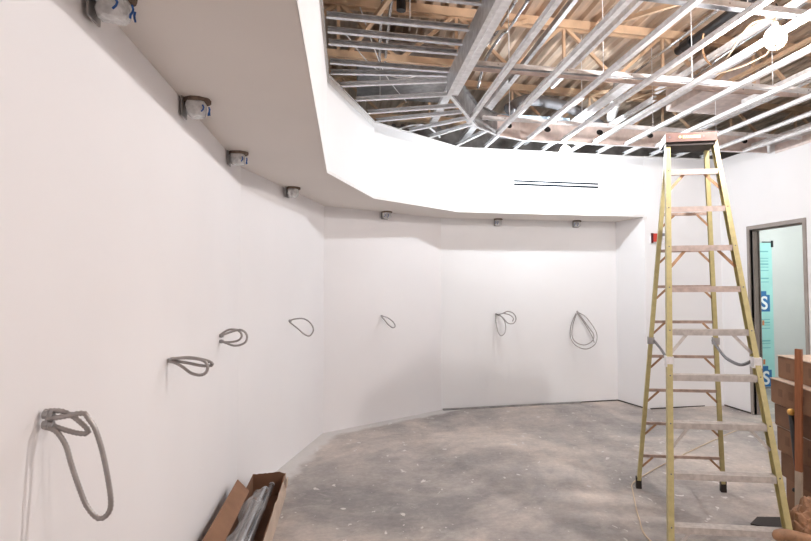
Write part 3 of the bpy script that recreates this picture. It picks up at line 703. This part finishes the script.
# spreaders and their bands
for s in (-1, 1):
    hf, hr = 1.305, 1.36
    a, b = fr(hf, s, -.006), rr_(hr, s, -.008); m_ = (a+b)/2+V((-s*.05, 0, -.10)) if s > 0 else (a+b)/2+V((-s*.03, 0, -.06))
    q1 = a.lerp(b, .2)+V((-s*.02, 0, -.055)); q2 = a.lerp(b, .75)+V((-s*.02, 0, -.03))
    bm = B(); tube(bm, smooth_path([a+V((0, .03, 0)), q1, a.lerp(b, .5)+V((-s*.03, 0, -.06)), q2, b], 5), .012, 6); sp = obj('spreader', bm, M['strap'], t, local=True)
    bm = B(); box(bm, (a.x-.05*(s < 0)-.002, a.y-.046, hf-.035), (a.x+.05*(s > 0)+.002, a.y+.046, hf+.035)); obj('spreader_band', bm, M['galvw'], t, local=True)
    bm = B(); box(bm, (b.x-.05*(s < 0)-.002, b.y-.028, hr-.03), (b.x+.05*(s > 0)+.002, b.y+.028, hr+.03)); obj('spreader_band', bm, M['galvd'], t, local=True)

# ------------------------------------------------------------------ extension cord on the floor
bm = B(); tube(bm, smooth_path([(2.20, 3.3, .006), (2.13, 3.86, .006), (2.25, 4.24, .006), (2.38, 4.55, .006), (2.50, 4.82, .006), (2.56, 4.95, .006), (2.66, 5.06, .006), (2.80, 5.17, .006), (3.1, 5.39, .006), (3.7, 5.79, .006), (4.28, 6.16, .006), (4.9, 6.52, .006), (5.5, 6.72, .006), (6.2, 6.8, .006)], 8), .006, 8)
tag(obj('extension_cord', bm, M['cord'], smooth=True), 'cream extension cord lying across the concrete floor under the ladder', 'cord')

# ------------------------------------------------------------------ carton stack on the right
def carton(x, y, z0, z1, w, l, a, lab, m, open_top=False, band=True):
    """back-left bottom corner at x,y; left face runs towards the camera"""
    t = thing('cardboard_carton', lab, 'carton', (x, y, z0), a, 'stacked cardboard cartons')
    h = z1-z0
    bm = B(); box(bm, (0, -l, .001), (w, 0, h-.006)); bmesh.ops.bevel(bm, geom=bm.edges[:], offset=.006, segments=2, affect='EDGES'); obj('body', bm, m, t, local=True)
    bm = B(); box(bm, (-.004, -l-.004, h-.0055), (w+.004, -l/2-.002, h)); box(bm, (-.004, -l/2+.002, h-.0055), (w+.004, .004, h)); obj('top_flap', bm, M['cardl'], t, local=True)
    rnd = random.Random(int(z0*100))
    for i in range(3):
        bm = B(); y_ = -l*(.25+.25*i); box(bm, (-.0015, y_-.03, h*.35), (-.0002, y_+.03, h*.35+.05+.02*rnd.random())); obj('faded_print', bm, M['ink'], t, local=True)
    return t
ca = -.229
carton(3.357, 3.94, 0, .345, .50, .62, ca, 'brown carton at the bottom of the stack on the floor', M['card'])
carton(3.322, 3.948, .347, .545, .50, .62, ca, 'second carton up from the floor in the stack', M['cardd'])
carton(3.297, 3.953, .547, .742, .50, .62, ca, 'third carton up in the stack beside the ladder', M['card'])
carton(3.283, 3.957, .744, .918, .50, .62, ca, 'fourth carton up in the stack', M['cardd'])
carton(3.258, 3.962, .920, 1.108, .50, .62, ca-.02, 'fifth carton up, jutting out left over the ones below', M['card'])
carton(3.318, 3.948, 1.110, 1.285, .50, .62, ca, 'topmost carton of the stack, set back', M['card'])

# ------------------------------------------------------------------ wood stick, black pole
t = thing('wooden_board_strip', 'upright red-brown wooden strip with a bare pale lower end leaning before the cartons', 'wood strip', (3.255, 3.46, 0))
a, b = V((3.10, 3.53, .0)), V((3.10, 3.48, 1.385))
d = b-a
bm = B(); bar(bm, a+d*.38, b, .048, .02, (.9, .3, 0)); obj('stained_length', bm, M['wood'], t)
bm = B(); bar(bm, a, a+d*.38, .048, .02, (.9, .3, 0)); obj('bare_length', bm, M['woodpale'], t)
t = thing('black_pole', 'black pole with a brass ball knob leaning before the cartons', 'pole', (3.17, 3.45, 0))
a, b = V((3.19, 3.57, .0)), V((3.114, 3.586, .905))
bm = B(); tube(bm, [a, b], .018, 12); obj('shaft', bm, M['black'], t, smooth=True)
bm = B(); sphere(bm, b+V((0, 0, .018)), .027, 16, 10); obj('knob', bm, M['brass'], t, smooth=True)
bm = B(); c = a+(b-a)*.42; tube(bm, [c, c+V((-.05, -.012, .0))], .010, 8); sphere(bm, c+V((-.055, -.013, 0)), .015, 10, 8); obj('side_lever', bm, M['black'], t)

# ------------------------------------------------------------------ crumpled kraft bag and things on the floor at the right edge
t = thing('kraft_paper_bag', 'crumpled brown kraft paper bag slumped at the foot of the carton stack', 'paper bag', (2.97, 3.17, 0))
bm = B(); bmesh.ops.create_icosphere(bm, subdivisions=5, radius=1)
for v in bm.verts:
    p = v.co.copy(); n_ = noise.turbulence(p*1.8+V((5, 1, 2)), 4, True)*.35+noise.noise(p*5)*.06
    v.co = V((p.x*.20, p.y*.20, max(-.22, p.z*.24)+.22))*(1+n_*.6-.1)
    v.co.z = max(0.001, v.co.z)
    v.co += V((2.93, 3.17, 0))
obj('crumpled_body', bm, M['kraft'], t)
t = thing('wooden_mallet_handle', 'thick rounded wooden handle end poking in at the lower right corner', 'wooden handle', (2.55, 2.79, 0))
bm = B(); pts = smooth_path([(2.33, 2.845, .430), (2.396, 2.83, .436), (2.477, 2.81, .418), (2.56, 2.79, .398), (2.75, 2.74, .36)], 6)
def rad(u): return .032*min(1, .45+u*6)
tube(bm, pts, rad, 14); obj('grip', bm, mat('worn_orange_wood', (.36, .20, .11), .5, vary=.3, scale=12), t, smooth=True)
bm = B(); tube(bm, [(2.75, 2.74, .0), (2.75, 2.74, .35)], .05, 12); obj('stand', bm, M['cardd'], t)
bm = B(); prism(bm, [(3.02, 3.93), (3.16, 4.03), (3.34, 3.98), (3.34, 3.80), (3.14, 3.80)], .002, .012)
tag(obj('dark_metal_scraper', bm, M['rubber']), 'dark pointed metal sheet lying on the floor behind the right ladder leg', 'metal sheet')

# ------------------------------------------------------------------ open long carton with tubes by the left wall
t = thing('open_long_carton', 'long open cardboard carton with torn edges lying along the left wall', 'carton', (-.68, 4.2, 0))
Y0, Y1, XL, XRt, HH = 2.6, 5.46, -.80, -.525, .20
bm = B(); box(bm, (XL, Y0, .001), (XRt, Y1, .008)); obj('bottom_panel', bm, M['cardd'], t)
def ragged(bm, p0, p1, h, th, nrm, amp, seed, n=60):
    rnd = random.Random(seed); p0, p1, nrm = V(p0), V(p1), V(nrm)
    prev = None; hh = h
    for i in range(n+1):
        p = p0.lerp(p1, i/n)
        hh = h+amp*noise.noise(V((i*.22, seed, 0)))*1.2+amp*.3*(rnd.random()-.5)
        q = [p, p+V((0, 0, hh)), p+nrm*th+V((0, 0, hh)), p+nrm*th]
        vs = [bm.verts.new(c) for c in q]
        if prev:
            for a_ in range(4): bm.faces.new((prev[a_], prev[(a_+1) % 4], vs[(a_+1) % 4], vs[a_]))
        else: bm.faces.new(vs)
        prev = vs
    bm.faces.new(prev[::-1])
bm = B(); ragged(bm, (XRt, Y0, .002), (XRt, Y1, .002), .19, .005, (-1, 0, 0), .022, 3); obj('inner_side_panel', bm, M['cardd'], t)
bm = B(); ragged(bm, (XRt+.004, Y0, .001), (XRt+.004, Y1, .001), .192, .0035, (-1, 0, 0), .026, 5); obj('outer_side_panel', bm, M['cardl'], t)
bm = B(); ragged(bm, (XL, Y1, .002), (XRt, Y1, .002), .205, .005, (0, -1, 0), .015, 8, 16); obj('end_panel', bm, M['cardd'], t)
bm = B(); box(bm, (XL, Y0, .002), (XL+.005, Y1-.006, .20)); obj('wall_side_panel', bm, M['cardd'], t)
bm = B(); bar(bm, (-.795, Y0, .275), (-.795, 4.95, .275), .130, .006, (.75, 0, .66)); obj('long_flap', bm, M['card'], t)
bm = B(); bar(bm, (XRt+.02, 5.30, .15), (XRt+.02, 5.44, .13), .006, .07, (0, 0, 1)); obj('torn_tab', bm, M['cardl'], t)
# tubes resting inside
for k, (x0, x1, z, r) in enumerate([(-.628, -.655, .125, .023), (-.677, -.704, .125, .023), (-.652, -.680, .167, .021), (-.728, -.755, .105, .020)]):
    tt = thing('steel_tube', ['rightmost steel tube in the open carton', 'middle steel tube in the open carton', 'steel tube lying on top of the others in the open carton', 'lowest steel tube nearest the wall in the open carton'][k], 'metal tube', (x0, 4.2, z), group='steel tubes in the carton')
    y1 = 5.34-.11*k
    bm = B(); tube(bm, [(x1, 2.7, z), (x0, y1, z+.012)], r, 14); obj('shaft', bm, M['emt'], tt, smooth=True)
    bm = B(); disc(bm, (x0, y1, z+.012), (0, 1, 0), r*1.04, .006, 14); obj('end_cap', bm, M['wrap'], tt)
# crinkled plastic film around them
bm = B(); n = 90; prev = None
for i in range(n):
    u = i/(n-1); y = 5.18-u*2.3; cx = -.69-.03*u; ring = []
    for k in range(22):
        a_ = 2*PI*k/22; w_ = 1+.25*noise.noise(V((math.cos(a_)*1.5, math.sin(a_)*1.5, y*9)))+.18*noise.noise(V((k*.9, y*22, 3)))
        rx = (.062+.02*math.sin(y*11))*w_*min(1, .3+u*12); rz = (.062+.012*math.sin(y*7))*w_*min(1, .3+u*12)
        ring.append(bm.verts.new((cx+rx*math.cos(a_), y, .148+rz*math.sin(a_))))
    if prev:
        for k in range(22): bm.faces.new((prev[k], prev[(k+1) % 22], ring[(k+1) % 22], ring[k]))
    prev = ring
tag(obj('plastic_film', bm, M['film']), 'clear crinkled plastic film wrapped around the tubes in the open carton', 'plastic film')

# ------------------------------------------------------------------ camera
cam = bpy.data.cameras.new('camera'); co = bpy.data.objects.new('camera', cam); C.objects.link(co)
cam.sensor_width = 36; cam.lens = 577.3/811*36
cam.shift_x = -(482-405.5)/811; cam.shift_y = -(270.5-262.2)/811
cam.clip_start = .05
pitch, roll, yaw = .044, -.005, -.229
R = Matrix.Rotation(yaw, 4, 'Z')@Matrix.Rotation(PI/2+pitch, 4, 'X')@Matrix.Rotation(roll, 4, 'Z')
co.matrix_world = Matrix.Translation((0, 0, 1.829))@R
S.camera = co

w = bpy.data.worlds.new('world'); S.world = w; w.use_nodes = True
w.node_tree.nodes['Background'].inputs[0].default_value = (.8, .85, .9, 1); w.node_tree.nodes['Background'].inputs[1].default_value = .3
S.view_settings.view_transform = 'Standard'; S.view_settings.look = 'None'; S.view_settings.gamma = 1
S.view_settings.exposure = .08
S.cycles.use_denoising = True
S.cycles.max_bounces = 8; S.cycles.diffuse_bounces = 6
